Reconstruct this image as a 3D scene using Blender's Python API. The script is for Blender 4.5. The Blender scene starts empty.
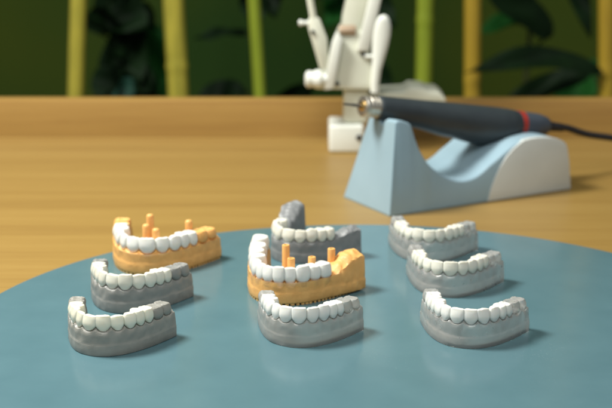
import bpy, bmesh, math, random
from mathutils import Vector, Matrix, noise
R = math.radians
scene = bpy.context.scene
COL = scene.collection
MM = 0.001

# ------------------------------------------------------------------ helpers
def link(o, parent=None):
    COL.objects.link(o)
    if parent is not None:
        o.parent = parent
    return o

def tag(o, label=None, cat=None, group=None, kind=None):
    if label: o['label'] = label
    if cat: o['category'] = cat
    if group: o['group'] = group
    if kind: o['kind'] = kind
    return o

def empty(name, loc=(0, 0, 0), rz=0.0):
    o = bpy.data.objects.new(name, None)
    o.empty_display_size = 0.01
    o.location = loc
    o.rotation_euler = (0, 0, rz)
    return link(o)

def mesh_obj(name, verts, faces, mat, parent=None, smooth=True, sharp=None):
    me = bpy.data.meshes.new(name)
    me.from_pydata([tuple(v) for v in verts], [], faces)
    bm = bmesh.new(); bm.from_mesh(me)
    bmesh.ops.recalc_face_normals(bm, faces=bm.faces)
    bm.to_mesh(me); bm.free()
    me.materials.append(mat)
    if smooth:
        me.polygons.foreach_set('use_smooth', [True] * len(me.polygons))
        if sharp is not None:
            me.set_sharp_from_angle(angle=R(sharp))
    o = bpy.data.objects.new(name, me)
    return link(o, parent)

def bm_obj(name, bm, mat, parent=None, smooth=True, sharp=35):
    bmesh.ops.recalc_face_normals(bm, faces=bm.faces)
    me = bpy.data.meshes.new(name)
    bm.to_mesh(me); bm.free()
    me.materials.append(mat)
    if smooth:
        me.polygons.foreach_set('use_smooth', [True] * len(me.polygons))
        me.set_sharp_from_angle(angle=R(sharp))
    o = bpy.data.objects.new(name, me)
    return link(o, parent)

def box_bm(x0, x1, y0, y1, z0, z1, bev=0.0, seg=2, bm=None):
    b = bmesh.new()
    bmesh.ops.create_cube(b, size=1)
    for v in b.verts:
        v.co = Vector(((x0 + x1) / 2 + v.co.x * (x1 - x0), (y0 + y1) / 2 + v.co.y * (y1 - y0), (z0 + z1) / 2 + v.co.z * (z1 - z0)))
    if bev > 0:
        bmesh.ops.bevel(b, geom=b.edges[:], offset=bev, segments=seg, affect='EDGES', profile=0.5)
    if bm is not None:
        me = bpy.data.meshes.new('tmp'); b.to_mesh(me); b.free()
        bm.from_mesh(me); bpy.data.meshes.remove(me)
        return bm
    return b

def prism_bm(poly, y0, y1, bev=0.0, seg=2):
    """poly = list of (x, z); extruded along y"""
    b = bmesh.new()
    vs = [b.verts.new((x, y0, z)) for x, z in poly]
    f = b.faces.new(vs)
    r = bmesh.ops.extrude_face_region(b, geom=[f])
    for v in r['geom']:
        if isinstance(v, bmesh.types.BMVert):
            v.co.y = y1
    bmesh.ops.recalc_face_normals(b, faces=b.faces)
    if bev > 0:
        bmesh.ops.bevel(b, geom=b.edges[:], offset=bev, segments=seg, affect='EDGES', profile=0.5)
    return b

def tube_geo(pts, radii, n=16, cap=True):
    """tube through pts (Vectors) with a radius per point"""
    pts = [Vector(p) for p in pts]
    verts, faces = [], []
    m = len(pts)
    up = Vector((0, 0, 1))
    t0 = (pts[1] - pts[0]).normalized()
    if abs(t0.dot(up)) > 0.9: up = Vector((0, 1, 0))
    nrm = (up - t0 * up.dot(t0)).normalized()
    for i in range(m):
        t = (pts[min(i + 1, m - 1)] - pts[max(i - 1, 0)]).normalized()
        nrm = (nrm - t * nrm.dot(t)).normalized()
        bi = t.cross(nrm)
        r = radii[i] if hasattr(radii, '__len__') else radii
        for k in range(n):
            a = 2 * math.pi * k / n
            verts.append(pts[i] + (nrm * math.cos(a) + bi * math.sin(a)) * r)
    for i in range(m - 1):
        for k in range(n):
            k2 = (k + 1) % n
            faces.append((i * n + k, i * n + k2, (i + 1) * n + k2, (i + 1) * n + k))
    if cap:
        faces.append(tuple(range(n)))
        faces.append(tuple((m - 1) * n + k for k in range(n)))
    return verts, faces

def tube(name, pts, radii, mat, parent=None, n=16, sharp=40):
    v, f = tube_geo(pts, radii, n)
    return mesh_obj(name, v, f, mat, parent, True, sharp)

def lathe(name, prof, mat, parent=None, n=40, axis='Z', off=(0, 0, 0), sharp=35):
    """prof = list of (r, h); r may be 0 at the ends"""
    verts, faces, rings = [], [], []
    off = Vector(off)
    def pt(r, h, a):
        c, s = r * math.cos(a), r * math.sin(a)
        return off + (Vector((c, s, h)) if axis == 'Z' else Vector((h, c, s)) if axis == 'X' else Vector((c, h, s)))
    for r, h in prof:
        if r < 1e-7:
            rings.append([len(verts)]); verts.append(pt(0, h, 0))
        else:
            rings.append(list(range(len(verts), len(verts) + n)))
            verts += [pt(r, h, 2 * math.pi * k / n) for k in range(n)]
    for a, b in zip(rings, rings[1:]):
        for k in range(n):
            k2 = (k + 1) % n
            if len(a) == 1 and len(b) == 1: continue
            if len(a) == 1: faces.append((a[0], b[k2], b[k]))
            elif len(b) == 1: faces.append((a[k], a[k2], b[0]))
            else: faces.append((a[k], a[k2], b[k2], b[k]))
    if len(rings[0]) > 1: faces.append(tuple(rings[0]))
    if len(rings[-1]) > 1: faces.append(tuple(rings[-1]))
    return mesh_obj(name, verts, faces, mat, parent, True, sharp)

# ------------------------------------------------------------------ materials
def new_mat(name):
    m = bpy.data.materials.new(name); m.use_nodes = True
    nt = m.node_tree
    return m, nt, nt.nodes['Principled BSDF'], nt.links

def mat(name, c1, c2=None, scale=60.0, rough=0.5, rvar=0.08, bump=0.0, bscale=400.0, metal=0.0,
        sss=0.0, sss_r=(0.004, 0.003, 0.002), trans=0.0, ior=1.45, coat=0.0, stretch=(1, 1, 1), detail=4.0, layers=0.0, spec=None, orand=0.0):
    m, nt, b, L = new_mat(name)
    N = nt.nodes
    tc = N.new('ShaderNodeTexCoord')
    mp = N.new('ShaderNodeMapping'); mp.inputs['Scale'].default_value = stretch
    L.new(tc.outputs['Object'], mp.inputs['Vector'])
    nz = N.new('ShaderNodeTexNoise'); nz.inputs['Scale'].default_value = scale; nz.inputs['Detail'].default_value = detail
    L.new(mp.outputs['Vector'], nz.inputs['Vector'])
    cr = N.new('ShaderNodeValToRGB')
    cr.color_ramp.elements[0].position = 0.3; cr.color_ramp.elements[1].position = 0.7
    c2 = c2 or tuple(x * 0.85 for x in c1)
    cr.color_ramp.elements[0].color = (*c2, 1); cr.color_ramp.elements[1].color = (*c1, 1)
    L.new(nz.outputs['Fac'], cr.inputs['Fac'])
    if orand > 0:       # every crown its own shade of the ceramic
        oi = N.new('ShaderNodeObjectInfo')
        om = N.new('ShaderNodeMapRange'); om.inputs['To Min'].default_value = 1 - orand; om.inputs['To Max'].default_value = 1.0
        L.new(oi.outputs['Random'], om.inputs['Value'])
        hs = N.new('ShaderNodeHueSaturation'); L.new(om.outputs['Result'], hs.inputs['Value'])
        L.new(cr.outputs['Color'], hs.inputs['Color']); L.new(hs.outputs['Color'], b.inputs['Base Color'])
    else:
        L.new(cr.outputs['Color'], b.inputs['Base Color'])
    mr = N.new('ShaderNodeMapRange')
    mr.inputs['To Min'].default_value = max(0.02, rough - rvar); mr.inputs['To Max'].default_value = min(1, rough + rvar)
    n2 = N.new('ShaderNodeTexNoise'); n2.inputs['Scale'].default_value = scale * 2.3
    L.new(mp.outputs['Vector'], n2.inputs['Vector'])
    L.new(n2.outputs['Fac'], mr.inputs['Value']); L.new(mr.outputs['Result'], b.inputs['Roughness'])
    b.inputs['Metallic'].default_value = metal
    b.inputs['IOR'].default_value = ior
    if spec is not None: b.inputs['Specular IOR Level'].default_value = spec
    if sss > 0:
        b.inputs['Subsurface Weight'].default_value = sss
        b.inputs['Subsurface Radius'].default_value = (1, 0.8, 0.6)
        b.inputs['Subsurface Scale'].default_value = sss_r[0]
    if trans > 0: b.inputs['Transmission Weight'].default_value = trans
    if coat > 0:
        b.inputs['Coat Weight'].default_value = coat; b.inputs['Coat Roughness'].default_value = 0.15
    last = None
    if bump > 0:
        n3 = N.new('ShaderNodeTexNoise'); n3.inputs['Scale'].default_value = bscale; n3.inputs['Detail'].default_value = 3
        L.new(mp.outputs['Vector'], n3.inputs['Vector'])
        bp = N.new('ShaderNodeBump'); bp.inputs['Strength'].default_value = bump; bp.inputs['Distance'].default_value = 0.0004
        L.new(n3.outputs['Fac'], bp.inputs['Height'])
        last = bp
    if layers > 0:      # printed layer lines
        wv = N.new('ShaderNodeTexWave'); wv.bands_direction = 'Z'
        wv.inputs['Scale'].default_value = 320; wv.inputs['Distortion'].default_value = 0.6; wv.inputs['Detail Scale'].default_value = 8
        L.new(tc.outputs['Object'], wv.inputs['Vector'])
        bp2 = N.new('ShaderNodeBump'); bp2.inputs['Strength'].default_value = layers; bp2.inputs['Distance'].default_value = 0.0002
        L.new(wv.outputs['Fac'], bp2.inputs['Height'])
        if last: L.new(last.outputs['Normal'], bp2.inputs['Normal'])
        last = bp2
    if last: L.new(last.outputs['Normal'], b.inputs['Normal'])
    return m

def wood_mat(name, c1, c2, c3, rough=0.42):
    m, nt, b, L = new_mat(name); N = nt.nodes
    tc = N.new('ShaderNodeTexCoord')
    def nz(sc, stretch, detail, dist=0.0):
        mp = N.new('ShaderNodeMapping'); mp.inputs['Scale'].default_value = stretch
        L.new(tc.outputs['Object'], mp.inputs['Vector'])
        n = N.new('ShaderNodeTexNoise'); n.inputs['Scale'].default_value = sc; n.inputs['Detail'].default_value = detail
        n.inputs['Distortion'].default_value = dist
        L.new(mp.outputs['Vector'], n.inputs['Vector'])
        return n
    broad = nz(1.0, (1.3, 38, 38), 6, 0.25)
    fine = nz(1.0, (7, 420, 420), 6, 0.3)
    pores = nz(1.0, (26, 900, 900), 3, 0.0)
    mx = N.new('ShaderNodeMath'); mx.operation = 'MULTIPLY_ADD'; mx.inputs[1].default_value = 0.5
    a2 = N.new('ShaderNodeMath'); a2.operation = 'MULTIPLY'; a2.inputs[1].default_value = 0.5
    L.new(fine.outputs['Fac'], a2.inputs[0])
    L.new(broad.outputs['Fac'], mx.inputs[0]); L.new(a2.outputs[0], mx.inputs[2])
    cr = N.new('ShaderNodeValToRGB'); e = cr.color_ramp.elements
    e[0].position = 0.34; e[0].color = (*c3, 1); e[1].position = 0.64; e[1].color = (*c1, 1)
    k = e.new(0.5); k.color = (*c2, 1)
    L.new(mx.outputs[0], cr.inputs['Fac'])
    pr = N.new('ShaderNodeMapRange'); pr.inputs['From Min'].default_value = 0.6; pr.inputs['From Max'].default_value = 0.72
    pr.inputs['To Min'].default_value = 0.0; pr.inputs['To Max'].default_value = 0.35
    L.new(pores.outputs['Fac'], pr.inputs['Value'])
    mc = N.new('ShaderNodeMixRGB'); mc.blend_type = 'MULTIPLY'; mc.inputs['Color2'].default_value = (0.6, 0.5, 0.38, 1)
    L.new(pr.outputs['Result'], mc.inputs['Fac']); L.new(cr.outputs['Color'], mc.inputs['Color1'])
    L.new(mc.outputs['Color'], b.inputs['Base Color'])
    b.inputs['Roughness'].default_value = rough
    bp = N.new('ShaderNodeBump'); bp.inputs['Strength'].default_value = 0.15; bp.inputs['Distance'].default_value = 0.0004
    L.new(fine.outputs['Fac'], bp.inputs['Height']); L.new(bp.outputs['Normal'], b.inputs['Normal'])
    return m

M = {}
M['wood'] = wood_mat('table_wood', (0.335, 0.213, 0.060), (0.308, 0.190, 0.050), (0.255, 0.150, 0.038))
M['wood_rail'] = wood_mat('rail_wood', (0.35, 0.212, 0.056), (0.32, 0.187, 0.047), (0.27, 0.15, 0.037))
M['disc'] = mat('blue_tray_paint', (0.096, 0.186, 0.212), (0.084, 0.167, 0.192), scale=26, rough=0.21, rvar=0.06, bump=0.04, bscale=220, detail=10)
M['grey'] = mat('grey_resin', (0.40, 0.395, 0.355), (0.335, 0.33, 0.295), scale=160, rough=0.40, bump=0.10, bscale=500, sss=0.3, sss_r=(0.0035,), layers=0.12, trans=0.2)
M['grey_mid'] = mat('grey_resin_cool', (0.35, 0.352, 0.33), (0.29, 0.292, 0.275), scale=160, rough=0.40, bump=0.10, bscale=500, sss=0.3, sss_r=(0.0035,), layers=0.12, trans=0.2)
M['dark'] = mat('dark_grey_resin', (0.235, 0.245, 0.245), (0.18, 0.19, 0.19), scale=150, rough=0.42, bump=0.15, bscale=500, layers=0.15)
M['clear'] = mat('frosted_clear_resin', (0.70, 0.695, 0.65), (0.65, 0.645, 0.60), scale=70, rough=0.31, trans=0.60, ior=1.45, sss=0.2, sss_r=(0.004,))
M['clear2'] = mat('frosted_clear_resin_pale', (0.80, 0.80, 0.765), (0.75, 0.75, 0.715), scale=70, rough=0.30, trans=0.70, ior=1.45, sss=0.15, sss_r=(0.004,))
M['gold'] = mat('orange_resin', (0.82, 0.455, 0.15), (0.72, 0.38, 0.115), scale=170, rough=0.48, bump=0.4, bscale=520, sss=0.3, sss_r=(0.003,), layers=0.3, detail=7)
M['pin'] = mat('orange_post_resin', (0.84, 0.47, 0.16), (0.76, 0.40, 0.12), scale=200, rough=0.4, sss=0.3, sss_r=(0.002,))
M['tooth_cream'] = mat('cream_ceramic', (0.86, 0.845, 0.71), (0.82, 0.80, 0.65), scale=190, rough=0.2, sss=0.4, sss_r=(0.0022,), coat=0.4, bump=0.12, bscale=380, orand=0.08)
M['tooth_white'] = mat('white_ceramic', (0.84, 0.84, 0.79), (0.80, 0.80, 0.74), scale=190, rough=0.2, sss=0.4, sss_r=(0.0022,), coat=0.3, bump=0.12, bscale=380, orand=0.08)
M['tooth_ivory'] = mat('ivory_ceramic', (0.81, 0.80, 0.70), (0.77, 0.755, 0.64), scale=190, rough=0.22, sss=0.4, sss_r=(0.0022,), coat=0.3, bump=0.12, bscale=380, orand=0.10)
M['stand_blue'] = mat('pale_blue_plastic', (0.30, 0.43, 0.50), (0.275, 0.40, 0.465), scale=28, rough=0.42, bump=0.08, bscale=900, detail=7)
M['stand_white'] = mat('off_white_plastic', (0.63, 0.67, 0.645), (0.59, 0.63, 0.605), scale=40, rough=0.42, bump=0.05, bscale=900)
M['handle'] = mat('dark_slate_plastic', (0.036, 0.047, 0.052), (0.029, 0.038, 0.043), scale=60, rough=0.42, bump=0.06, bscale=900)
M['handle_tail'] = mat('slate_plastic', (0.062, 0.078, 0.10), (0.052, 0.066, 0.086), scale=60, rough=0.42)
M['red'] = mat('red_ring_plastic', (0.42, 0.035, 0.022), scale=60, rough=0.4)
M['steel'] = mat('brushed_steel', (0.70, 0.66, 0.56), (0.58, 0.54, 0.46), scale=200, rough=0.36, metal=1.0, stretch=(6, 1, 1))
M['burr'] = mat('dark_steel', (0.18, 0.17, 0.16), scale=200, rough=0.35, metal=1.0)
M['brass'] = mat('brass', (0.72, 0.50, 0.2), scale=200, rough=0.3, metal=1.0)
M['rubber'] = mat('black_rubber', (0.018, 0.018, 0.022), scale=200, rough=0.5)
M['device'] = mat('cream_painted_metal', (0.72, 0.74, 0.62), (0.65, 0.67, 0.55), scale=30, rough=0.33, bump=0.05, bscale=500)
M['device_white'] = mat('white_painted_metal', (0.80, 0.83, 0.76), (0.76, 0.79, 0.72), scale=30, rough=0.28)
M['screw'] = mat('dark_screw', (0.04, 0.04, 0.04), scale=60, rough=0.4, metal=0.6)
M['copper'] = mat('copper_bushing', (0.42, 0.31, 0.21), scale=60, rough=0.4, metal=0.2)
M['wall'] = mat('dark_olive_wall', (0.055, 0.078, 0.010), (0.026, 0.060, 0.012), scale=2.2, rough=0.9, detail=2, spec=0.1)
M['floor'] = mat('dark_floor', (0.05, 0.045, 0.03), scale=3, rough=0.6)
M['bamboo'] = mat('yellow_bamboo', (0.50, 0.42, 0.055), (0.30, 0.27, 0.035), scale=18, rough=0.4, stretch=(6, 6, 0.9), detail=7)
M['bamboo_gold'] = mat('golden_bamboo', (0.46, 0.31, 0.03), (0.34, 0.22, 0.022), scale=14, rough=0.4, stretch=(6, 6, 0.7))
M['bamboo_green'] = mat('green_bamboo', (0.28, 0.34, 0.028), (0.20, 0.26, 0.02), scale=14, rough=0.4, stretch=(6, 6, 0.7))
M['leaf_dark'] = mat('dark_leaf', (0.007, 0.020, 0.006), (0.004, 0.010, 0.004), scale=25, rough=0.55, spec=0.08)
M['leaf'] = mat('green_leaf', (0.012, 0.085, 0.012), (0.006, 0.045, 0.008), scale=25, rough=0.6, spec=0.1)
M['leaf_teal'] = mat('blue_green_leaf', (0.02, 0.075, 0.05), (0.012, 0.045, 0.03), scale=25, rough=0.35)
M['stem'] = mat('plant_stem', (0.05, 0.06, 0.015), scale=30, rough=0.6)
M['pot'] = mat('dark_clay_pot', (0.05, 0.04, 0.03), scale=30, rough=0.7)

def round_edges(m, radius):
    # softly moulded edges
    nt = m.node_tree; b = nt.nodes['Principled BSDF']
    bv = nt.nodes.new('ShaderNodeBevel'); bv.samples = 6; bv.inputs['Radius'].default_value = radius
    lk = b.inputs['Normal'].links
    if lk:
        bump = lk[0].from_node
        nt.links.new(bv.outputs['Normal'], bump.inputs['Normal'])
    else:
        nt.links.new(bv.outputs['Normal'], b.inputs['Normal'])
round_edges(M['stand_blue'], 0.003)

def dust(m, col, size, amount):
    # scattered grinding dust lying on a surface
    nt = m.node_tree; N, L = nt.nodes, nt.links; b = N['Principled BSDF']
    src = b.inputs['Base Color'].links[0].from_socket
    tc = N.new('ShaderNodeTexCoord')
    vo = N.new('ShaderNodeTexVoronoi'); vo.inputs['Scale'].default_value = size
    L.new(tc.outputs['Object'], vo.inputs['Vector'])
    nz = N.new('ShaderNodeTexNoise'); nz.inputs['Scale'].default_value = 14; nz.inputs['Detail'].default_value = 5
    L.new(tc.outputs['Object'], nz.inputs['Vector'])
    th = N.new('ShaderNodeMapRange'); th.inputs['From Min'].default_value = 0.45; th.inputs['From Max'].default_value = 0.75
    th.inputs['To Min'].default_value = 0.03; th.inputs['To Max'].default_value = 0.22
    L.new(nz.outputs['Fac'], th.inputs['Value'])
    lt = N.new('ShaderNodeMath'); lt.operation = 'LESS_THAN'
    L.new(vo.outputs['Distance'], lt.inputs[0]); L.new(th.outputs['Result'], lt.inputs[1])
    am = N.new('ShaderNodeMath'); am.operation = 'MULTIPLY'; am.inputs[1].default_value = amount
    L.new(lt.outputs[0], am.inputs[0])
    mx = N.new('ShaderNodeMixRGB'); mx.inputs['Color2'].default_value = (*col, 1)
    L.new(am.outputs[0], mx.inputs['Fac']); L.new(src, mx.inputs['Color1'])
    L.new(mx.outputs['Color'], b.inputs['Base Color'])
dust(M['disc'], (0.32, 0.38, 0.39), 420, 0.15)

# ------------------------------------------------------------------ dental models
class Arch:
    """dental arch centre line in mm; apex at the origin, facing -Y; s is arc length, negative on the -x arm"""
    def __init__(self, a=28.0, L=40.0, p=2.2, asym=0.0):
        self.pts = []
        n = 1200
        xs = [-a + 2 * a * i / n for i in range(n + 1)]
        P = [(x, L * (abs(x) / a) ** p) for x in xs]
        s = [0.0]
        for i in range(n):
            s.append(s[-1] + math.hypot(P[i + 1][0] - P[i][0], P[i + 1][1] - P[i][1]))
        mid = s[n // 2]
        self.s = [q - mid for q in s]; self.P = P; self.half = mid
    def at(self, s):
        S, P = self.s, self.P
        n = len(S) - 1
        if s <= S[0]: i, extra = 0, s - S[0]
        elif s >= S[n]: i, extra = n - 1, s - S[n - 1]
        else:
            lo, hi = 0, n
            while hi - lo > 1:
                m = (lo + hi) // 2
                if S[m] <= s: lo = m
                else: hi = m
            i, extra = lo, s - S[lo]
        i0, i1 = max(i - 8, 0), min(i + 9, n)
        tx, ty = P[i1][0] - P[i0][0], P[i1][1] - P[i0][1]
        l = math.hypot(tx, ty); tx, ty = tx / l, ty / l
        return (P[i][0] + tx * extra, P[i][1] + ty * extra), (tx, ty), (ty, -tx)

WID = [7.5, 7.0, 7.3, 6.5, 6.4, 8.9, 8.2]

def sm(x):
    x = max(0.0, min(1.0, x)); return x * x * (3 - 2 * x)

def tooth_mesh(arch, sc, W, z0, z1, kind, rng, flat=False, lean=0.0):
    """one tooth crown: rings from the pointed neck to the biting edge, laid along the arch"""
    nseg, verts, rings = 28, [], []
    H = z1 - z0
    jr = rng.uniform(-0.35, 0.35); jt = rng.uniform(-0.07, 0.07); jrot = rng.uniform(-0.10, 0.10); W *= rng.uniform(0.96, 1.06)
    gv = Vector((sc * 1.3, W * 7, z0))
    hs = [-0.06, 0.0, 0.06, 0.13, 0.22, 0.32, 0.44, 0.56, 0.68, 0.79, 0.88, 0.945, 0.985]
    def outer(h):
        if kind == 'inc': return 4.35 + 0.75 * math.sin(math.pi * min(1, 0.12 + h * 0.8)) - 1.5 * max(0, h - 0.45)
        if kind == 'can': return 4.45 + 0.95 * math.sin(math.pi * min(1, 0.12 + h * 0.85)) - 1.4 * max(0, h - 0.5)
        return 4.5 + 0.95 * math.sin(math.pi * min(1, 0.1 + h * 0.85)) - 0.9 * max(0, h - 0.5)
    def inner(h):
        if kind == 'inc': return -2.9 + 3.9 * sm(h * 0.95)
        if kind == 'can': return -3.2 + 3.6 * sm(h * 0.95)
        if kind == 'pre': return -3.9 - 0.5 * math.sin(math.pi * h) + 0.8 * max(0, h - 0.6)
        return -4.7 - 0.5 * math.sin(math.pi * h) + 0.9 * max(0, h - 0.6)
    def half(h):
        q = max(0.0, min(1.0, (h + 0.07) / 0.52))
        wide = (1 - (1 - q) ** 2.6)
        lo = 0.60 if kind != 'mol' else 0.66
        a = lo + (1 - lo) * wide
        if h > 0.82: a *= 1 - (0.10 if kind == 'inc' else 0.26 if kind == 'can' else 0.14) * ((h - 0.82) / 0.18) ** 2
        return a * W * 0.545
    def place(u, n, z):
        (px, py), (tx, ty), (nx, ny) = arch.at(sc + u)
        return Vector((px + nx * (n + jr), py + ny * (n + jr), z))
    def ringpts(h, shrink=1.0, dz=None):
        ol, il, a = outer(h), inner(h), half(h)
        c, b = (ol + il) / 2, (ol - il) / 2
        out = []
        ex = 2.0 / 3.3
        for k in range(nseg):
            th = 2 * math.pi * k / nseg
            cu, cn = math.cos(th), math.sin(th)
            u = math.copysign(abs(cu) ** ex, cu) * a * shrink
            n = c + math.copysign(abs(cn) ** ex, cn) * b * shrink
            # lingual side narrower than labial
            if n < c: u *= 1 - 0.22 * (c - n) / max(b, 0.1)
            z = z0 + H * h
            if h < 0.25:          # curved margin, higher towards the neighbours
                z += 0.25 * H * (1 - h / 0.25) * (abs(u) / (W * 0.5)) ** 2 * 0.6
            # shallow vertical developmental grooves
            if n > c and 0.25 < h < 0.97:
                n -= 0.14 * (math.cos(u / W * 2 * math.pi * 3) * 0.5 + 0.5) * sm((h - 0.25) / 0.3)
            if dz is not None: z += dz(u / (W * 0.5), (n - c) / max(b, 0.1))
            u2 = u + jt * (z - z0)
            n += jrot * u + 0.16 * noise.noise(Vector((u * 0.5, z * 0.35, 0)) + gv)
            if h > 0.85: z += 0.35 * noise.noise(Vector((u * 0.6, 7, 0)) + gv) * (h - 0.85) / 0.15
            out.append(place(u2, n + lean * (z - z0) / H, z))
        return out
    for h in hs:
        r = ringpts(h)
        rings.append(list(range(len(verts), len(verts) + nseg))); verts += r
    # biting surface
    if kind == 'inc':
        def dz(u, n): return -0.30 * u * u + 0.05 * math.cos(u * 8)
    elif kind == 'can':
        def dz(u, n): return 0.35 - 1.3 * abs(u) ** 1.5
    elif kind == 'pre':
        def dz(u, n): return 1.0 * math.exp(-((abs(n) - 0.62) / 0.3) ** 2) * (1 - 0.7 * u * u) - 0.5
    else:
        def dz(u, n): return 0.95 * math.exp(-((abs(n) - 0.62) / 0.28) ** 2) * (0.45 + 0.55 * math.cos(u * math.pi * 1.6 + math.pi) ** 2) - 0.5
    if flat:
        f0 = dz
        def dz(u, n): return 0.35 * f0(u, n) - 0.05
    for shrink, h in ((0.95, 1.0), (0.84, 1.02), (0.68, 1.025), (0.5, 1.02), (0.3, 1.0), (0.12, 0.985)):
        r = ringpts(min(h, 1.0), shrink, lambda u, n, s=shrink: dz(u, n) * sm((1.0 - s) / 0.16) if s > 0.84 else dz(u, n))
        if kind in ('inc',):
            pass
        rings.append(list(range(len(verts), len(verts) + nseg))); verts += r
    faces = []
    for a, b in zip(rings, rings[1:]):
        for k in range(nseg):
            faces.append((a[k], a[(k + 1) % nseg], b[(k + 1) % nseg], b[k]))
    faces.append(tuple(rings[0])); faces.append(tuple(rings[-1]))
    return verts, faces

def dental_model(label, loc, rz, scale, base_mat, tooth_mat, white, grey, seed, a=28.0, L=40.0, p=2.2,
                 SL=None, SR=None, hg=16.0, th=7.8, rise_l=0.0, rise_r=0.0, stumps=(), pins=(), pin_round=False,
                 shelf=False, stubs=False, flat=False, group='dental models on the tray', cat='dental model', chips=0.35, WID=WID, curve_l=0.0):
    """white / grey = tooth numbers along the arch, e.g. range(-5, 6) without 0: crowns of ceramic / teeth printed with the base"""
    rng = random.Random(seed)
    root = empty('dental_model', loc, rz)
    tag(root, label, cat, group)
    arch = Arch(a, L, p)
    k = arch.half / sum(WID)
    cen = {}
    acc = 0.0
    for i, w in enumerate(WID):
        cen[i + 1] = (acc + w * k / 2, w * k); cen[-i - 1] = (-acc - w * k / 2, w * k)
        acc += w * k
    SL = SL if SL is not None else arch.half + 2.5
    SR = SR if SR is not None else arch.half + 2.5
    toothed = set(white) | set(grey) | set(stumps)
    zb = 1.05 if stubs else 0.0
    nv = Vector((seed * 3.1, seed * 1.7, 0))
    def lift(s):
        return curve_l * sm((-s - 6) / (arch.half - 6)) if s < 0 else 0.0
    def gum(s):
        """height of the gum margin, amount of scallop, root bulge, ridge rise"""
        best, rel, w = None, 0, 8
        for q, (c, wd) in cen.items():
            if abs(s - c) <= wd / 2 + 1e-6:
                best, rel, w = q, (s - c) / (wd / 2), wd
        rise = 0.0
        if s > 0 and rise_r:
            lim = max([cen[q][0] + cen[q][1] / 2 for q in toothed if q > 0] + [0])
            rise = rise_r * sm((s - lim + 4) / (SR - lim - 1))
        if s < 0 and rise_l:
            lim = max([-cen[q][0] + cen[q][1] / 2 for q in toothed if q < 0] + [0])
            rise = rise_l * sm((-s - lim + 2) / (SL - lim - 2))
        if best in toothed:
            sc = 1.7 * abs(rel) ** 2.6 - 0.7
            bul = 0.55 * math.cos(rel * math.pi / 2)
        else:
            sc, bul = 0.3 * math.sin(s * 0.9), 0.0
        return hg + sc + rise + lift(s), bul, rise
    # ---- base
    ds = 0.62
    n = int((SL + SR) / ds)
    verts, rings = [], []
    for i in range(n + 1):
        s = -SL + (SL + SR) * i / n
        d_end = min(s + SL, SR - s)
        e = math.sqrt(max(0.0, 1 - (1 - min(1, d_end / 1.3)) ** 2))
        e = 0.84 + 0.16 * e
        zg, bul, rise = gum(s)
        wide = 1.0 + 0.05 * rise
        inn = -5.2
        shelf_z = 8.0
        if shelf: inn = -5.2 - 10.5 * sm((s + 16) / 8) * sm((arch.half + 4 - s) / 10)
        w1 = noise.noise(Vector((s * 0.12, 0, 0)) + nv)
        w2 = noise.noise(Vector((s * 0.35, 5, 0)) + nv)
        st = 7.0 + 0.7 * w1
        prof = [(5.45, zb), (5.75, zb + 0.2), (5.9, zb + 0.7), (5.95, 3.8 + zb * 0.3), (5.95, st - 1.2), (5.88, st - 0.4), (5.66, st + 0.15),
                (5.55, st + 1.0), (5.5 + 0.25 * bul + 0.25 * w2, st + 2.4), (5.45 + 0.5 * bul + 0.3 * w2, 11.4),
                (5.3 + 0.8 * bul, 12.8 + rise * 0.35), (5.0 + bul, zg - 2.0), (4.9 + bul * 0.8, zg - 1.15), (3.7 + 0.3 * bul, zg - 0.75),
                (2.7, zg + 0.35), (1.2, zg + 0.5 + 0.25 * rise * 0.3), (-0.6, zg + 0.5 + 0.25 * rise * 0.3), (-2.2, zg + 0.3), (-3.4, zg - 0.4), (-4.3, zg - 1.8),
                (-4.9, zg - 4), (-5.2, 9.0), (min(-5.2, inn * 0.6), shelf_z), (min(-5.2, inn + 1.2), shelf_z - 0.2), (inn - 0.15, shelf_z - 1.2),
                (inn - 0.2, 4.5), (inn - 0.1, zb + 1), (inn + 0.4, zb)]
        (px, py), (tx, ty), (nx, ny) = arch.at(s)
        ring = []
        for j, (q, z) in enumerate(prof):
            if 0 < q: q = q * wide * e
            else: q = q * e * (1 + 0.045 * rise)
            zz = zb + (z - zb) * (1 if d_end > 1.3 else (0.96 + 0.04 * (e - 0.84) / 0.16))
            nzv = noise.noise(Vector((px * 0.22, py * 0.22, z * 0.3)) + nv) * 0.32 + noise.noise(Vector((px * 0.7, py * 0.7, z * 0.8)) + nv) * 0.12
            if rise > 1: nzv += 0.8 * noise.noise(Vector((px * 0.3, py * 0.3, z * 0.35 + 20)) + nv) * min(1, rise / 5)
            if j < 2 or j >= len(prof) - 2: nzv = 0
            q += nzv
            if rise > 1 and 13 <= j <= 19:
                zz += (1.9 * noise.noise(Vector((s * 0.26, q * 0.3, 3)) + nv) + 0.9 * noise.noise(Vector((s * 0.7, q * 0.6, 9)) + nv)) * min(1, rise / 4)
            ring.append(len(verts)); verts.append(Vector((px + nx * q, py + ny * q, zz)) * scale * MM)
        rings.append(ring)
    faces = []
    K = len(rings[0])
    for a_, b_ in zip(rings, rings[1:]):
        for j in range(K):
            j2 = (j + 1) % K
            faces.append((a_[j], a_[j2], b_[j2], b_[j]))
    faces.append(tuple(rings[0])); faces.append(tuple(rings[-1]))
    base = mesh_obj('base', verts, faces, base_mat, root, True, 60)
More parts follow.
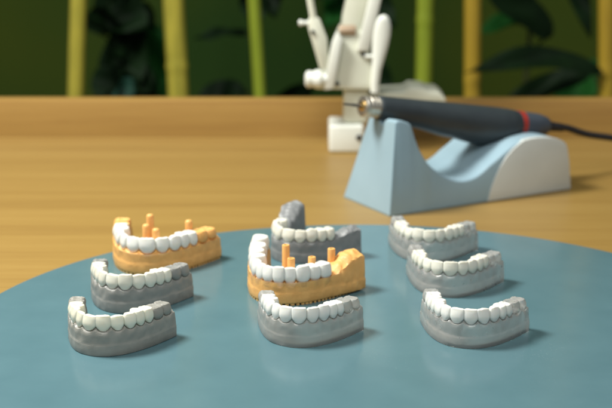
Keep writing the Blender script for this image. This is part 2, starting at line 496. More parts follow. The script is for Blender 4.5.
    # ---- printed support stubs under the rim
    if stubs:
        vv, ff = [], []
        s = -SL + 2.0
        while s < SR - 1.5:
            wd = rng.uniform(1.1, 1.6)
            for half_n in ((5.6, 3.6),):
                idx = len(vv)
                for zz in (0.0, zb + 0.3):
                    for (du, q) in ((-wd / 2, half_n[0]), (wd / 2, half_n[0]), (wd / 2, half_n[1]), (-wd / 2, half_n[1])):
                        (px, py), t_, (nx, ny) = arch.at(s + du)
                        vv.append(Vector((px + nx * q, py + ny * q, zz)) * scale * MM)
                ff += [(idx, idx + 1, idx + 2, idx + 3), (idx + 4, idx + 5, idx + 6, idx + 7)]
                for e_ in range(4):
                    e2 = (e_ + 1) % 4
                    ff.append((idx + e_, idx + e2, idx + 4 + e2, idx + 4 + e_))
            s += rng.uniform(2.0, 2.6)
        for s0 in [q_ * 3.0 - SL + 3 for q_ in range(int((SL + SR) / 3.0) - 1)]:   # inner row
            idx = len(vv)
            for zz in (0.0, zb + 0.3):
                for (du, q) in ((-0.6, -3.0), (0.6, -3.0), (0.6, -4.6), (-0.6, -4.6)):
                    (px, py), t_, (nx, ny) = arch.at(s0 + du)
                    vv.append(Vector((px + nx * q, py + ny * q, zz)) * scale * MM)
            ff += [(idx, idx + 1, idx + 2, idx + 3), (idx + 4, idx + 5, idx + 6, idx + 7)]
            for e_ in range(4):
                e2 = (e_ + 1) % 4
                ff.append((idx + e_, idx + e2, idx + 4 + e2, idx + 4 + e_))
        mesh_obj('support_row', vv, ff, base_mat, root, False)
    kinds = {1: 'inc', 2: 'inc', 3: 'can', 4: 'pre', 5: 'pre', 6: 'mol', 7: 'mol'}
    # ---- ceramic bridge: a band behind the crowns, the crowns its sub-parts
    if white:
        ws = sorted(white)
        sa, sb = cen[ws[0]][0] - cen[ws[0]][1] * 0.30, cen[ws[-1]][0] + cen[ws[-1]][1] * 0.30
        n = int((sb - sa) / 0.8); vv, rr = [], []
        for i in range(n + 1):
            s = sa + (sb - sa) * i / n
            (px, py), t_, (nx, ny) = arch.at(s)
            e = 0.5 + 0.5 * math.sqrt(max(0, 1 - (1 - min(1, min(s - sa, sb - s) / 2)) ** 2))
            back = sm((abs(s) - 20) / 12)
            lf = lift(s)
            top = hg + th * (0.80 - 0.22 * back)
            prof = [(2.6, hg + 1.0), (3.1, hg + th * 0.35), (2.6, top - 1), (1.4, top), (0.1 - back, top - 0.2), (-1.2 - back, top - 1.8), (-2.2 - back, hg + 2.5), (-2.6 - back, hg + 0.6), (-1, hg - 0.6), (1.5, hg - 0.4)]
            ring = []
            for q, z in prof:
                ring.append(len(vv)); vv.append(Vector((px + nx * q * e, py + ny * q * e, lf + hg + 3 + (z - hg - 3) * e)) * scale * MM)
            rr.append(ring)
        ff = []
        for a_, b_ in zip(rr, rr[1:]):
            for j in range(len(a_)):
                j2 = (j + 1) % len(a_)
                ff.append((a_[j], a_[j2], b_[j2], b_[j]))
        ff += [tuple(rr[0]), tuple(rr[-1])]
        bridge = mesh_obj('tooth_bridge', vv, ff, tooth_mat, root, True, 60)
        for q in ws:
            c, wd = cen[q]
            kd = kinds[abs(q)]
            hh = th * {1: 1.0, 2: 0.955, 3: 1.0, 4: 0.92, 5: 0.88, 6: 0.82, 7: 0.78}[abs(q)] + rng.uniform(-0.35, 0.35)
            dz_ = lift(c)
            v, f = tooth_mesh(arch, c, wd, hg - 0.7 + dz_, hg + hh + dz_, kd, rng, flat)
            mesh_obj('tooth', [x * scale * MM for x in v], f, tooth_mat, bridge, True, 70)
    for q in list(grey) + list(stumps):
        c, wd = cen[q]
        kd = kinds[abs(q)]
        hh = th * {1: 1.0, 2: 0.95, 3: 0.98, 4: 0.86, 5: 0.82, 6: 0.76, 7: 0.70}[abs(q)] + rng.uniform(-chips, chips)
        if q in stumps: hh *= rng.uniform(0.72, 0.9)
        v, f = tooth_mesh(arch, c, wd * (0.97 if q in grey else 0.8), hg - 0.9 + lift(c), hg + hh + lift(c), kd, rng)
        mesh_obj('molar' if kd == 'mol' else 'prepared_tooth', [x * scale * MM for x in v], f, base_mat, root, True, 70)
    for (x, y, h, r) in pins:          # x, y in mm from the apex, h = height of the top
        z0 = 7.0
        if pin_round:
            pr = [(r * 1.0, z0), (r, h - r * 0.8), (r * 0.93, h - r * 0.4), (r * 0.7, h - r * 0.12), (r * 0.35, h - 0.02), (0, h)]
        else:
            pr = [(r * 1.02, z0), (r, h - 0.4), (r * 0.94, h - 0.1), (r * 0.85, h), (r * 0.5, h), (r * 0.45, h - 0.5), (0, h - 0.5)]
        lathe('pin', [(q * scale * MM, z * scale * MM) for q, z in pr], M['pin'], root, 24, 'Z', (x * scale * MM, y * scale * MM, 0))
    return root

def rng_teeth(lo, hi):
    return [q for q in range(lo, hi + 1) if q]

dental_model('opaque grey dental model with a cream row of teeth, nearest the camera at the left', (-0.1235, 0.8107, 0), -R(14), 1.0365,
             M['grey'], M['tooth_cream'], rng_teeth(-5, 5), [6, 7], 1, L=38, flat=True, stumps=[-7, -6])
dental_model('opaque grey dental model with cream teeth, in front of the orange model with round-topped posts', (-0.1198, 0.8881, 0), -R(14), 1.0616,
             M['grey_mid'], M['tooth_ivory'], rng_teeth(-5, 5), [6, 7], 2, L=37, flat=True, stumps=[-7, -6])
dental_model('orange dental model with round-topped posts and rough orange molars, furthest back at the left', (-0.1149, 0.9696, 0), -R(16), 1.2209,
             M['gold'], M['tooth_white'], rng_teeth(-5, 5), [6, 7], 3, stumps=[-6, -7], hg=14.0, th=7.4, stubs=True, shelf=True, curve_l=2.5,
             pins=[(-2.8, 20.5, 29.5, 2.2), (-2.5, 13.3, 25.4, 2.2), (4.5, 11.0, 24.0, 2.2), (18.0, 29.0, 25.3, 2.2)], pin_round=True, chips=0.7)
dental_model('dark grey dental model with a tall ridge at one end, behind the orange model', (-0.0147, 0.9999, 0), -R(42), 1.0408,
             M['dark'], M['tooth_ivory'], rng_teeth(-4, 5), [], 4, rise_l=12.0, rise_r=5.0)
dental_model('large orange dental model with flat-topped posts and white teeth down one whole arm', (-0.0197, 0.9059, 0), -R(24), 1.22,
             M['gold'], M['tooth_white'], rng_teeth(-7, 5), [], 5, rise_r=8.5, hg=12.3, th=8.4, flat=True, stubs=True, shelf=True, curve_l=6.0,
             WID=[4.9, 5.2, 7.0, 6.5, 7.0, 10.6, 10.4],
             pins=[(-2.6, 18.4, 27.0, 2.1), (4.3, 10.2, 22.5, 2.1), (13.6, 17.1, 22.5, 2.1), (18.8, 32.0, 23.8, 2.1)])
dental_model('translucent grey dental model with very white teeth, right in front of the large orange model', (-0.0074, 0.8259, 0), -R(16), 1.0185,
             M['clear'], M['tooth_white'], rng_teeth(-5, 5), [6, 7], 6, L=36, flat=True, stumps=[-7, -6])
dental_model('translucent pale dental model furthest back, in front of the blue handpiece stand', (0.0849, 0.9989, 0), -R(15), 0.9945,
             M['clear2'], M['tooth_ivory'], rng_teeth(-5, 5), [-7, -6, 6, 7], 7, L=38, flat=True)
dental_model('translucent pale dental model, middle one of the right-hand row', (0.0923, 0.9202, 0), -R(16), 1.0088,
             M['clear2'], M['tooth_ivory'], rng_teeth(-5, 5), [-7, -6, 6, 7], 8)
dental_model('translucent pale dental model nearest the camera at the right', (0.0956, 0.8241, 0), -R(16), 1.0139,
             M['clear2'], M['tooth_white'], rng_teeth(-6, 5), [-7, 6, 7], 9, L=36)

# ------------------------------------------------------------------ tray, table
TZ = -0.004
tray = lathe('round_tray', [(0, TZ), (0.2615, TZ), (0.2627, TZ + 0.0008), (0.263, TZ + 0.0020), (0.2627, -0.0008), (0.2617, -0.0002), (0.2600, 0), (0, 0)],
             M['disc'], None, 160, 'Z', (0, 0, 0), 40)
tray.location = (0.040, 0.834, 0)
tag(tray, 'flat round blue-green tray on the wooden table carrying the dental models', 'tray')

table = empty('table', (0, 0.95, TZ))
tag(table, 'golden wooden table top with a low raised rail along its back edge', 'table')
YB = 1.4396
top = bm_obj('table_top', box_bm(-1.1, 1.1, 0.42 - 0.95, YB - 0.95, -0.032, 0.0, 0.002, 2), M['wood'], table)
bm_obj('back_rail', box_bm(-1.1, 1.1, YB - 0.95 + 0.0004, YB + 0.018 - 0.95, -0.05, 0.0385, 0.0018, 2), M['wood_rail'], table)
for sx in (-1, 1):
    for y in (0.47, 1.37):
        bm_obj('leg', box_bm(sx * 1.03 - 0.03, sx * 1.03 + 0.03, y - 0.95 - 0.03, y - 0.95 + 0.03, -0.716, -0.0325, 0.003, 2), M['wood'], table)

# ------------------------------------------------------------------ handpiece stand
SA = math.atan2(0.0924, 0.1626)
stand = empty('handpiece_stand', (0.0682, 1.1321, TZ), SA)
tag(stand, 'pale blue plastic cradle with an off-white side panel, holding the dark handpiece', 'stand')
SW = 73.0
PROF = [(0, 0), (7.4, 77), (9.5, 78.3), (14, 77.5), (19, 75.6), (22.1, 73.7), (25.5, 62), (28.5, 53.5), (32.6, 45.8), (36.4, 40.6), (40.6, 36.4), (49, 30.3), (54.5, 27), (60.8, 24.2), (66.5, 22.4), (72.5, 21.6),
        (80, 22.1), (86.6, 24.0), (92.5, 27.2), (98.2, 31.2), (105.5, 35.4), (112.2, 39.6), (121.6, 45.4), (127.5, 47.8), (133.6, 49.3), (141, 50.1), (148.3, 50.2), (156, 49.6), (163.4, 48.5), (170.5, 46.6), (176.3, 44.0), (179.6, 41.2), (181.2, 38.2), (183.5, 25), (186.6, 0)]
A0, A1 = Vector((13.0, 0, 82.6)), Vector((155.8, 0, 55.6))
def axis_z(t): return A0.z + (t - A0.x) * (A1.z - A0.z) / (A1.x - A0.x)
def body_r(t):
    pts = [(-10, 9.6), (13, 10.2), (45, 11.9), (80, 14.6), (110, 16.7), (132, 17.8), (142, 16.6), (149, 13.8), (155, 12.4), (170, 11.2), (186, 8.4), (200, 5)]
    for (a, ra), (b, rb) in zip(pts, pts[1:]):
        if a <= t <= b:
            f = sm((t - a) / (b - a)) * 0.5 + 0.5 * (t - a) / (b - a)
            return ra + (rb - ra) * f
    return pts[0][1] if t < -10 else pts[-1][1]
def body_cz(t): return axis_z(t) - max(0.0, body_r(t) - 10.0) * 0.8
def prof_z(t):
    for (a, za), (b, zb) in zip(PROF, PROF[1:]):
        if a <= t <= b:
            return za if b == a else za + (zb - za) * (t - a) / (b - a)
    return 0.0
ws = [0, 0.5, 1.4, 3, 8, 14] + [16 + i * 1.4 for i in range(30)]
ws = [w for w in ws if w < SW - 15] + [SW - 14, SW - 8, SW - 3, SW - 1.4, SW - 0.5, SW]
fine_t = []
for (a, _), (b, _) in zip(PROF, PROF[1:]):
    k = max(1, int((b - a) / 2.2))
    fine_t += [a + (b - a) * i / k for i in range(k)]
fine_t.append(PROF[-1][0])
edge_drop = {0: 1.6, 0.5: 0.75, 1.4: 0.15, SW: 1.6, SW - 0.5: 0.75, SW - 1.4: 0.15}
vv, ff, grid = [], [], []
for i, t in enumerate(fine_t):
    row = []
    for w in ws:
        z = prof_z(t)
        d = abs(w - SW / 2)
        r = body_r(t) + 0.5
        if d < r:
            z = min(z, body_cz(t) - math.sqrt(r * r - d * d) - 0.1)
        z = max(0.0, z - edge_drop.get(w, 0) * min(1, z / 5))
        tt = t
        low = max(0.0, 1 - max(0, t - 24) / 10) * z / 77
        z -= 4.5 * (w / SW) * low
        tt = t + 4.0 * (w / SW) * low
        w = w + low * (5.0 * (1 - w / SW) - 22.0 * (w / SW))
        row.append(len(vv)); vv.append(Vector((tt, w, z)) * MM)
    grid.append(row)
nw = len(ws)
for a_, b_ in zip(grid, grid[1:]):
    for j in range(nw - 1):
        ff.append((a_[j], a_[j + 1], b_[j + 1], b_[j]))
# sides and bottom
bot0 = [len(vv) + i for i in range(len(fine_t))]; vv += [Vector((t, 0, 0)) * MM for t in fine_t]
bot1 = [len(vv) + i for i in range(len(fine_t))]; vv += [Vector((t, SW, 0)) * MM for t in fine_t]
for i in range(len(fine_t) - 1):
    ff.append((grid[i][0], grid[i + 1][0], bot0[i + 1], bot0[i]))
    ff.append((grid[i][-1], grid[i + 1][-1], bot1[i + 1], bot1[i]))
ff.append(tuple(bot0 + bot1[::-1]))
cradle = mesh_obj('cradle_body', vv, ff, M['stand_blue'], stand, True, 38)
bm = bmesh.new(); bm.from_mesh(cradle.data); bmesh.ops.remove_doubles(bm, verts=bm.verts, dist=2e-6); bmesh.ops.recalc_face_normals(bm, faces=bm.faces); bm.to_mesh(cradle.data); bm.free()
cradle.data.set_sharp_from_angle(angle=R(38))
# white panel let into the near side, standing a millimetre proud
edge = [(97.5, 0.4), (100.5, 11), (104.5, 20.5), (109.5, 29.5), (115.5, 37.5), (122.5, 43.5), (129, 47.4)]
topc = [(t, prof_z(t) + 0.2) for t in (133.6, 141, 148.3, 156, 163.4, 170.5, 176.3, 179.6, 181.4)]
poly = edge + topc + [(184.0, 25), (187.2, 0.4)]
bm = prism_bm([(x * MM, z * MM) for x, z in poly], -1.3 * MM, 4.0 * MM)
bmesh.ops.bevel(bm, geom=bm.edges[:], offset=0.7 * MM, segments=2, affect='EDGES', profile=0.5)
bm_obj('side_panel', bm, M['stand_white'], stand, True, 40)

# ------------------------------------------------------------------ handpiece (axis along local x of the stand frame)
hand = empty('dental_handpiece', (0.0682, 1.1321, TZ), SA)
tag(hand, 'dark slate electric handpiece with a steel nose and red ring, lying in the blue cradle', 'handpiece')
def hp_ring_tube(name, prof, m, n=44, parent=None):
    """prof = list of (position along the axis, radius) in mm"""
    v, rr = [], []
    dirv = (A1 - A0).normalized()
    upv = Vector((-dirv.z, 0, dirv.x))
    for t, r in prof:
        c = Vector((t, SW / 2, body_cz(t)))
        rr.append(list(range(len(v), len(v) + n)))
        v += [(c + upv * r * math.cos(2 * math.pi * k / n) + Vector((0, 1, 0)) * r * math.sin(2 * math.pi * k / n)) * MM for k in range(n)]
    f = []
    for a_, b_ in zip(rr, rr[1:]):
        for k in range(n): f.append((a_[k], a_[(k + 1) % n], b_[(k + 1) % n], b_[k]))
    f += [tuple(rr[0]), tuple(rr[-1])]
    return mesh_obj(name, v, f, m, parent or hand, True, 40)
hp_ring_tube('body', [(9.2, 8.9), (9.6, 9.6), (10.6, 9.95), (13, 10.15)] + [(16 + i * 3.0, body_r(16 + i * 3.0)) for i in range(46)] + [(152.4, body_r(152.4))], M['handle'])
hp_ring_tube('ring', [(152.5, body_r(152.5) - 0.2), (152.6, body_r(152.6) + 0.25), (157.8, body_r(157.8) + 0.25), (157.9, body_r(157.9) - 0.2)], M['red'])
hp_ring_tube('tail', [(158.0, body_r(158) - 0.1)] + [(159 + i * 3.0, body_r(159 + i * 3.0)) for i in range(9)] + [(185.5, 8.2), (187.5, 7.0), (188.2, 5.2)], M['handle_tail'])
nose = hp_ring_tube('nose', [(9.1, 8.7), (7.6, 8.9), (7.3, 8.3), (6.5, 8.3), (6.2, 8.9), (4.2, 8.9), (3.9, 8.3), (3.1, 8.3), (2.8, 8.9), (0.4, 8.9), (0.1, 8.4), (-0.7, 8.4), (-1.0, 8.8), (-4.0, 8.7), (-4.6, 8.2), (-4.7, 6.4)], M['steel'])
hp_ring_tube('collet', [(-4.6, 4.2), (-5.6, 4.0), (-5.9, 3.4), (-5.9, 2.0)], M['brass'], 32, nose)
hp_ring_tube('burr', [(-5.6, 1.3), (-14, 1.25), (-15, 1.0), (-22, 0.9), (-23, 0.4)], M['burr'], 20)
hp_ring_tube('strain_relief', [(188.0, 5.0), (196, 4.2), (206, 3.7), (207, 3.3)], M['rubber'], 24)
cab = []
cp = [Vector((203, SW / 2, body_cz(203))), Vector((212, SW / 2, body_cz(211.5))), Vector((235, SW / 2, 37.0)), Vector((265, 35, 30.5)), Vector((310, 30, 20)), Vector((370, 18, 7)), Vector((440, 0, 2.5)), Vector((560, -30, 2.4))]
def catmull(P, k=10):
    out = []
    for i in range(len(P) - 1):
        p0, p1, p2, p3 = P[max(i - 1, 0)], P[i], P[i + 1], P[min(i + 2, len(P) - 1)]
        for j in range(k):
            t = j / k
            out.append(0.5 * ((2 * p1) + (p2 - p0) * t + (2 * p0 - 5 * p1 + 4 * p2 - p3) * t * t + (3 * p1 - p0 - 3 * p2 + p3) * t ** 3))
    out.append(P[-1]); return out
tube('cable', [q * MM for q in catmull(cp)], 3.1 * MM, M['rubber'], hand, 16)

# ------------------------------------------------------------------ cream articulated device behind
dev = empty('articulator', (0.040, 1.378, TZ))
tag(dev, 'cream white jointed metal device with a spoon-shaped lever, standing at the back of the table', 'articulator')
def dl(x, y, z): return Vector((x - 0.040, y - 1.378, z - TZ))
def dbox(name, x0, x1, y0, y1, z0, z1, m, bev=0.002, parent=dev):
    a, b = dl(x0, y0, z0), dl(x1, y1, z1)
    return bm_obj(name, box_bm(a.x, b.x, a.y, b.y, a.z, b.z, bev, 3), m, parent)
def dprism(name, poly, y0, y1, m, bev=0.0015, parent=dev):
    b = prism_bm([(x - 0.040, z - TZ) for x, z in poly], y0 - 1.378, y1 - 1.378, bev)
    return bm_obj(name, b, m, parent)
def dscrew(name, x, y, z, r, m, parent, l=0.0016):
    p = dl(x, y, z)
    return lathe(name, [(0, -l), (r * 0.8, -l), (r, -l * 0.7), (r, l), (0, l)], m, parent, 20, 'Y', p)
bb = dbox('base_block', 0.0222, 0.0560, 1.366, 1.412, TZ, 0.0235, M['device_white'], 0.003)
dscrew('screw', 0.0512, 1.3655, 0.0115, 0.0028, M['screw'], bb)
dbox('column', 0.0362, 0.0600, 1.372, 1.398, 0.0236, 0.0575, M['device'], 0.003)
head = dprism('head_plate', [(0.0085, 0.0585), (0.0690, 0.0578), (0.0665, 0.0660), (0.0610, 0.0900), (0.0590, 0.1120), (0.0500, 0.1150), (0.0330, 0.1180), (0.0255, 0.1010), (0.0200, 0.0770), (0.0080, 0.0640)], 1.3665, 1.400, M['device'], 0.002)
dprism('front_fin', [(0.0165, 0.0590), (0.0265, 0.0600), (0.0350, 0.1085), (0.0290, 0.1150), (0.0245, 0.1040)], 1.358, 1.3655, M['device_white'], 0.0016)
dprism('arm', [(0.0330, 0.1080), (0.0530, 0.1085), (0.0700, 0.1750), (0.0820, 0.2300), (0.0560, 0.2320), (0.0440, 0.1700), (0.0345, 0.1260)], 1.372, 1.394, M['device'], 0.002)
dprism('arm_rib', [(0.0480, 0.0960), (0.0600, 0.0960), (0.0720, 0.1500), (0.0900, 0.2300), (0.0780, 0.2310), (0.0600, 0.1480)], 1.362, 1.3705, M['device_white'], 0.0016)
lk = dprism('link', [(0.0135, 0.0780), (0.0215, 0.0800), (0.0200, 0.1080), (0.0130, 0.1270), (0.0070, 0.1300), (0.0020, 0.1265), (0.0020, 0.1180)], 1.360, 1.3655, M['device'], 0.0018)
dscrew('screw', 0.0065, 1.3597, 0.1145, 0.0020, M['screw'], lk)
tube('rod', [dl(0.0070, 1.3630, 0.127), dl(0.0030, 1.3630, 0.150), dl(0.008, 1.3630, 0.200)], 0.0032, M['device'], dev, 16)
pk = dl(0.0, 1.3627, 0.1228)
lathe('pivot_knob', [(0, -0.006), (0.0025, -0.0058), (0.0032, -0.004), (0.0020, -0.002), (0.0020, 0.0035)], M['device_white'], dev, 20, 'X', pk + Vector((-0.001, 0, 0)))
kn = dl(0.0068, 1.3600, 0.0690)
lathe('knob', [(0, -0.0100), (0.0050, -0.0098), (0.0078, -0.0080), (0.0082, -0.005), (0.0074, -0.002), (0.0090, 0.0005), (0.0090, 0.005), (0.0060, 0.0065), (0.0055, 0.012)], M['device_white'], dev, 28, 'X', kn + Vector((0.002, 0.003, 0)))
lathe('bushing', [(0, -0.008), (0.0046, -0.008), (0.0050, -0.0072), (0.0050, 0.0072), (0.0046, 0.008), (0, 0.008)], M['copper'], dev, 24, 'X', dl(0.0395, 1.3680, 0.1150))
dscrew('screw', 0.0545, 1.3660, 0.0925, 0.0024, M['screw'], head)
dscrew('screw', 0.0300, 1.3660, 0.0640, 0.0020, M['screw'], head)
# spoon-shaped lever: a flat swept bar widening to a rounded paddle
lev = [(0.0660, 0.0560, 0.0042), (0.0660, 0.0660, 0.0042), (0.0672, 0.0780, 0.0046), (0.0690, 0.0900, 0.0062), (0.0704, 0.1010, 0.0078), (0.0714, 0.1110, 0.0086), (0.0722, 0.1190, 0.0082), (0.0728, 0.1250, 0.0066), (0.0731, 0.1288, 0.0042), (0.0733, 0.1303, 0.0012)]
v, rr = [], []
for x, z, w in lev:
    rr.append(list(range(len(v), len(v) + 20)))
    c = dl(x, 1.364, z)
    v += [c + Vector((w * math.cos(2 * math.pi * k / 20), min(w * 0.8, 0.0036) * math.sin(2 * math.pi * k / 20), 0)) for k in range(20)]
f = [(a_[k], a_[(k + 1) % 20], b_[(k + 1) % 20], b_[k]) for a_, b_ in zip(rr, rr[1:]) for k in range(20)] + [tuple(rr[0]), tuple(rr[-1])]
mesh_obj('lever', v, f, M['device_white'], dev, True, 60)
tube('rod', [dl(0.0560, 1.364, 0.0905), dl(0.0700, 1.364, 0.0905)], 0.0020, M['device_white'], dev, 14)
dprism('side_arm', [(0.0602, 0.0420), (0.1370, 0.0420), (0.1360, 0.0460), (0.1290, 0.0525), (0.1180, 0.0535), (0.1140, 0.0560), (0.1010, 0.0565), (0.0970, 0.0525), (0.0602, 0.0500)], 1.385, 1.430, M['device'], 0.0022)

# ------------------------------------------------------------------ the place behind: floor, wall, bamboo, plants
FZ = -0.72
fl = bm_obj('floor', box_bm(-2.6, 2.6, -0.8, 2.5, FZ - 0.05, FZ, 0, 1), M['floor'], None, False); tag(fl, kind='structure')
wl = bm_obj('wall', box_bm(-2.6, 2.6, 2.5, 2.6, FZ, 1.9, 0.004, 1), M['wall'], None, False)
tag(wl, 'plain dark olive green wall behind the bamboo', 'wall')

def bamboo(label, xt, xb, r, m, seed, y=1.9):
    """leaning culm through (xt, z .08) and (xb, z -.053), standing on the floor"""
    rng = random.Random(seed)
    sl = (xt - xb) / 0.133
    root = empty('bamboo_pole', (xb + sl * (FZ + 0.053), y, FZ)); tag(root, label, 'bamboo pole', 'bamboo poles behind the table')
    pts, rad = [], []
    Ht = 1.75; z = 0.0; nodes = []
    zz = rng.uniform(0.02, 0.2)
    while zz < Ht:
        nodes.append(zz); zz += rng.uniform(0.22, 0.30)
    N = 260
    for i in range(N + 1):
        z = Ht * i / N
        d = min(abs(z - q) for q in nodes)
        pts.append(Vector((sl * z + 0.002 * math.sin(z * 5 + seed), 0.0015 * math.sin(z * 4), z)))
        rad.append(r * (1 + 0.09 * math.exp(-(d / 0.004) ** 2) - 0.03 * math.exp(-((d - 0.009) / 0.004) ** 2) + 0.02 * math.cos(z * 3)))
    tube('culm', pts, rad, m, root, 28, 60)
    return root
bamboo('yellow bamboo pole, leftmost of all, by the empty green wall', -0.2963, -0.3057, 0.0108, M['bamboo'], 1)
bamboo('thickest yellow bamboo pole, leaning, beside the dark leafy plant', -0.1731, -0.1682, 0.0142, M['bamboo'], 2)
bamboo('thin greenish bamboo stalk left of the cream device, dark leaves at its top', -0.0695, -0.0614, 0.0082, M['bamboo_green'], 3)
bamboo('bright green bamboo pole just right of the cream device', 0.1547, 0.1548, 0.0112, M['bamboo_green'], 4)
bamboo('golden bamboo pole behind the dark handpiece, with a long leaf crossing it', 0.2177, 0.2202, 0.0112, M['bamboo_gold'], 5)
bamboo('golden bamboo pole at the far right edge of the view', 0.3965, 0.4023, 0.0120, M['bamboo_gold'], 6)

def leaf(name, m, parent, base, tip, width, droop=0.0, twist=0.0, org=(0, 0, 0)):
    """a broad pointed blade with a folded midrib, 0.6 mm thick"""
    base, tip, org = Vector(base) - Vector(org), Vector(tip) - Vector(org), Vector(org)
    d = tip - base; L = d.length; t = d.normalized()
    side = t.cross(Vector((0, -1, 0.25))).normalized()
    side = Matrix.Rotation(twist, 3, t) @ side
    nor = side.cross(t)
    n, k = 22, 6
    top, bot = [], []
    for i in range(n + 1):
        f = i / n
        c = base + d * f + Vector((0, 0, 1)) * droop * 4 * f * (1 - f)
        w = width * 0.5 * (math.sin(math.pi * min(1, f ** 0.75)) ** 0.8 + 0.02) if 0 < f < 1 else width * 0.015
        for j in range(-k, k + 1):
            q = j / k
            p = c + side * w * q + nor * (abs(q) * w * 0.28 + 0.004 * math.sin(f * 9 + q * 2))
            top.append(p + nor * 0.0003); bot.append(p - nor * 0.0003)
    W = 2 * k + 1; o = len(top); v = top + bot; f_ = []
    for i in range(n):
        for j in range(W - 1):
            a = i * W + j
            f_.append((a, a + 1, a + W + 1, a + W)); f_.append((o + a, o + a + W, o + a + W + 1, o + a + 1))
        a = i * W; b = a + W - 1
        f_.append((a, a + W, o + a + W, o + a)); f_.append((b, o + b, o + b + W, b + W))
    f_.append(tuple(list(range(W)) + [o + j for j in range(W - 1, -1, -1)]))
    f_.append(tuple([n * W + j for j in range(W)] + [o + n * W + j for j in range(W - 1, -1, -1)]))
    return mesh_obj(name, v, f_, m, parent, True, 60)

def plant(label, x, y, leaves, top_z, seed):
    """pot on the floor, a leaning stem and the given leaves, all in world coordinates"""
    org = Vector((x, y, FZ))
    root = empty('leafy_plant', org); tag(root, label, 'plant', 'leafy plants behind the table')
    lathe('pot', [(0, 0), (0.06, 0), (0.065, 0.01), (0.082, 0.14), (0.088, 0.142), (0.088, 0.165), (0.078, 0.165), (0.074, 0.14), (0, 0.138)], M['pot'], root, 36)
    n = 14
    def stem_at(z): 
        f = (z - FZ) / (top_z - FZ)
        return Vector((x + 0.018 * math.sin(f * 4 + seed), y + 0.012 * math.sin(f * 3), z))
    tube('stem', [stem_at(FZ + 0.13 + (top_z - FZ - 0.13) * i / n) - org for i in range(n + 1)], [0.0065 - 0.004 * i / n for i in range(n + 1)], M['stem'], root, 12)
    for (b, t, w, dr, m, tw) in leaves:
        lf = leaf('leaf', M[m], root, b, t, w, dr, tw, org)
        s = stem_at(max(FZ + 0.3, min(top_z, b[2] - 0.05)))
        bb_ = Vector(b)
        if (bb_ - s).length > 0.004:
            tube('petiole', [s - org, (s + bb_) / 2 + Vector((0, 0, 0.012)) - org, bb_ - org], [0.0022, 0.0018, 0.0014], M['stem'], lf, 8)
    return root

rl = random.Random(11)
D_, G_, T_ = 'leaf_dark', 'leaf', 'leaf_teal'
plant('dark plant with long arching leaves behind the handpiece, right side', 0.420, 1.93,
      [((0.388, 1.88, -0.012), (0.2085, 1.86, -0.010), 0.036, 0.018, D_, 0.5),
       ((0.385, 1.93, -0.020), (0.252, 1.93, -0.078), 0.034, 0.006, D_, 0.4),
       ((0.425, 1.95, 0.05), (0.520, 1.90, 0.09), 0.045, 0.02, D_, 0.3),
       ((0.43, 2.05, -0.030), (0.355, 2.05, -0.105), 0.055, 0.008, G_, 0.3),
       ((0.425, 1.95, -0.05), (0.53, 1.98, -0.10), 0.045, 0.01, G_, -0.3)], 0.10, 1)
plant('dark plant hanging broad leaves into the top right of the view', 0.335, 2.06,
      [((0.345, 2.02, 0.016), (0.246, 2.01, 0.078), 0.058, 0.006, D_, 0.5),
       ((0.325, 2.05, 0.110), (0.285, 2.04, 0.050), 0.050, 0.004, D_, 0.2),
       ((0.360, 2.02, 0.120), (0.394, 1.99, 0.016), 0.030, 0.006, D_, 0.2),
       ((0.328, 2.08, 0.030), (0.245, 2.08, 0.010), 0.032, 0.006, G_, 0.7),
       ((0.335, 2.06, 0.150), (0.280, 2.02, 0.110), 0.05, 0.02, D_, 0.3)], 0.14, 2)
lv = []
for i in range(30):
    bx = -0.258 + rl.uniform(-0.03, 0.035); bz = rl.uniform(-0.10, 0.11)
    tx = -0.255 + rl.choice((-1, 1)) * rl.uniform(0.010, 0.045); tz = bz + rl.uniform(-0.085, 0.06)
    lv.append(((bx, 2.02 + rl.uniform(-0.02, 0.02), bz), (tx, 2.0 + rl.uniform(-0.04, 0.05), tz), rl.uniform(0.045, 0.068), rl.uniform(0, 0.015), D_, rl.uniform(-0.4, 0.6)))
lv += [((-0.222, 2.06, 0.03), (-0.214, 2.04, -0.085), 0.052, 0.004, G_, 0.2), ((-0.232, 2.07, -0.03), (-0.200, 2.03, -0.10), 0.045, 0.004, G_, 0.2),
       ((-0.235, 1.97, -0.040), (-0.266, 1.95, -0.064), 0.026, 0.004, T_, -0.6), ((-0.245, 2.07, 0.05), (-0.215, 2.05, 0.022), 0.035, 0.004, D_, 0.2)]
plant('dense dark leafy plant between the two yellow bamboo poles at the left', -0.262, 2.03, lv, 0.12, 3)
plant('dark leafy plant behind the thin bamboo stalk', -0.085, 2.03,
      [((-0.080, 1.99, 0.092), (-0.115, 1.98, 0.075), 0.045, 0.008, D_, 0.5),
       ((-0.075, 1.99, 0.088), (-0.066, 1.97, 0.035), 0.040, 0.003, D_, 0.2),
       ((-0.060, 1.99, 0.100), (-0.042, 1.98, 0.045), 0.040, 0.005, D_, 0.2),
       ((-0.055, 1.99, 0.095), (-0.015, 1.97, 0.078), 0.045, 0.010, D_, 0.6),
       ((-0.085, 2.08, 0.012), (-0.160, 2.08, 0.003), 0.018, 0.003, D_, 0.6),
       ((-0.080, 2.02, -0.125), (0.016, 1.98, -0.040), 0.048, 0.006, D_, 0.7),
       ((-0.085, 2.02, -0.06), (-0.165, 2.02, -0.10), 0.05, 0.006, D_, 0.5)], 0.12, 4)
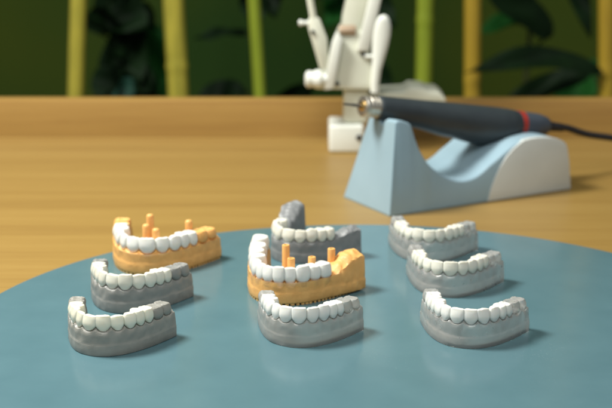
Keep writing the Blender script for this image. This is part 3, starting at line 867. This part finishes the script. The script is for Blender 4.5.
plant('dark leafy plant directly behind the cream device', 0.075, 2.06,
      [((0.070, 2.04, 0.085), (0.125, 2.00, 0.030), 0.045, 0.006, D_, 0.3),
       ((0.065, 2.04, 0.080), (0.010, 2.00, 0.070), 0.045, 0.008, D_, 0.5),
       ((0.060, 2.06, 0.075), (0.028, 2.02, 0.025), 0.040, 0.006, G_, 0.3),
       ((0.080, 2.05, -0.02), (0.120, 2.02, -0.085), 0.050, 0.004, D_, 0.2),
       ((0.070, 2.05, -0.02), (0.085, 2.02, -0.09), 0.045, 0.004, D_, 0.2)], 0.10, 5)

# ------------------------------------------------------------------ light
w = bpy.data.worlds.new('World'); scene.world = w; w.use_nodes = True
bg = w.node_tree.nodes['Background']; bg.inputs['Color'].default_value = (0.88, 0.95, 1.0, 1); bg.inputs['Strength'].default_value = 0.26
def area(name, loc, target, size, power, color, size_y=None):
    l = bpy.data.lights.new(name, 'AREA'); l.shape = 'RECTANGLE'; l.size = size; l.size_y = size_y or size; l.energy = power; l.color = color
    o = bpy.data.objects.new(name, l); o.location = loc
    o.rotation_euler = (Vector(target) - Vector(loc)).to_track_quat('-Z', 'Y').to_euler()
    return link(o)
area('key_lamp', (-0.60, 1.02, 1.02), (-0.02, 0.90, 0), 0.32, 25, (1.0, 0.98, 0.92))
area('overhead_fill', (0.02, 0.0, 1.6), (0.0, 1.0, 0), 0.8, 15, (1.0, 0.98, 0.93))  # added soft fill above the camera, brightens the faces turned towards it

# ------------------------------------------------------------------ camera
cd = bpy.data.cameras.new('camera'); cam = bpy.data.objects.new('camera', cd); link(cam)
cam.location = (0, 0, 0.307)
pitch = math.atan(383 / 1445)
cam.rotation_euler = (math.pi / 2 - pitch, 0, 0)
cd.sensor_width = 36; cd.lens = 1445 / 612 * 36
cd.clip_start = 0.02; cd.clip_end = 20
cd.dof.use_dof = True; cd.dof.focus_distance = 0.872; cd.dof.aperture_fstop = 8.5
cd.dof.aperture_blades = 7
scene.camera = cam
scene.view_settings.view_transform = 'Standard'; scene.view_settings.look = 'None'
scene.view_settings.exposure = 0; scene.view_settings.gamma = 1
scene.render.engine = 'CYCLES'
scene.cycles.use_denoising = True
scene.cycles.max_bounces = 10; scene.cycles.transmission_bounces = 8
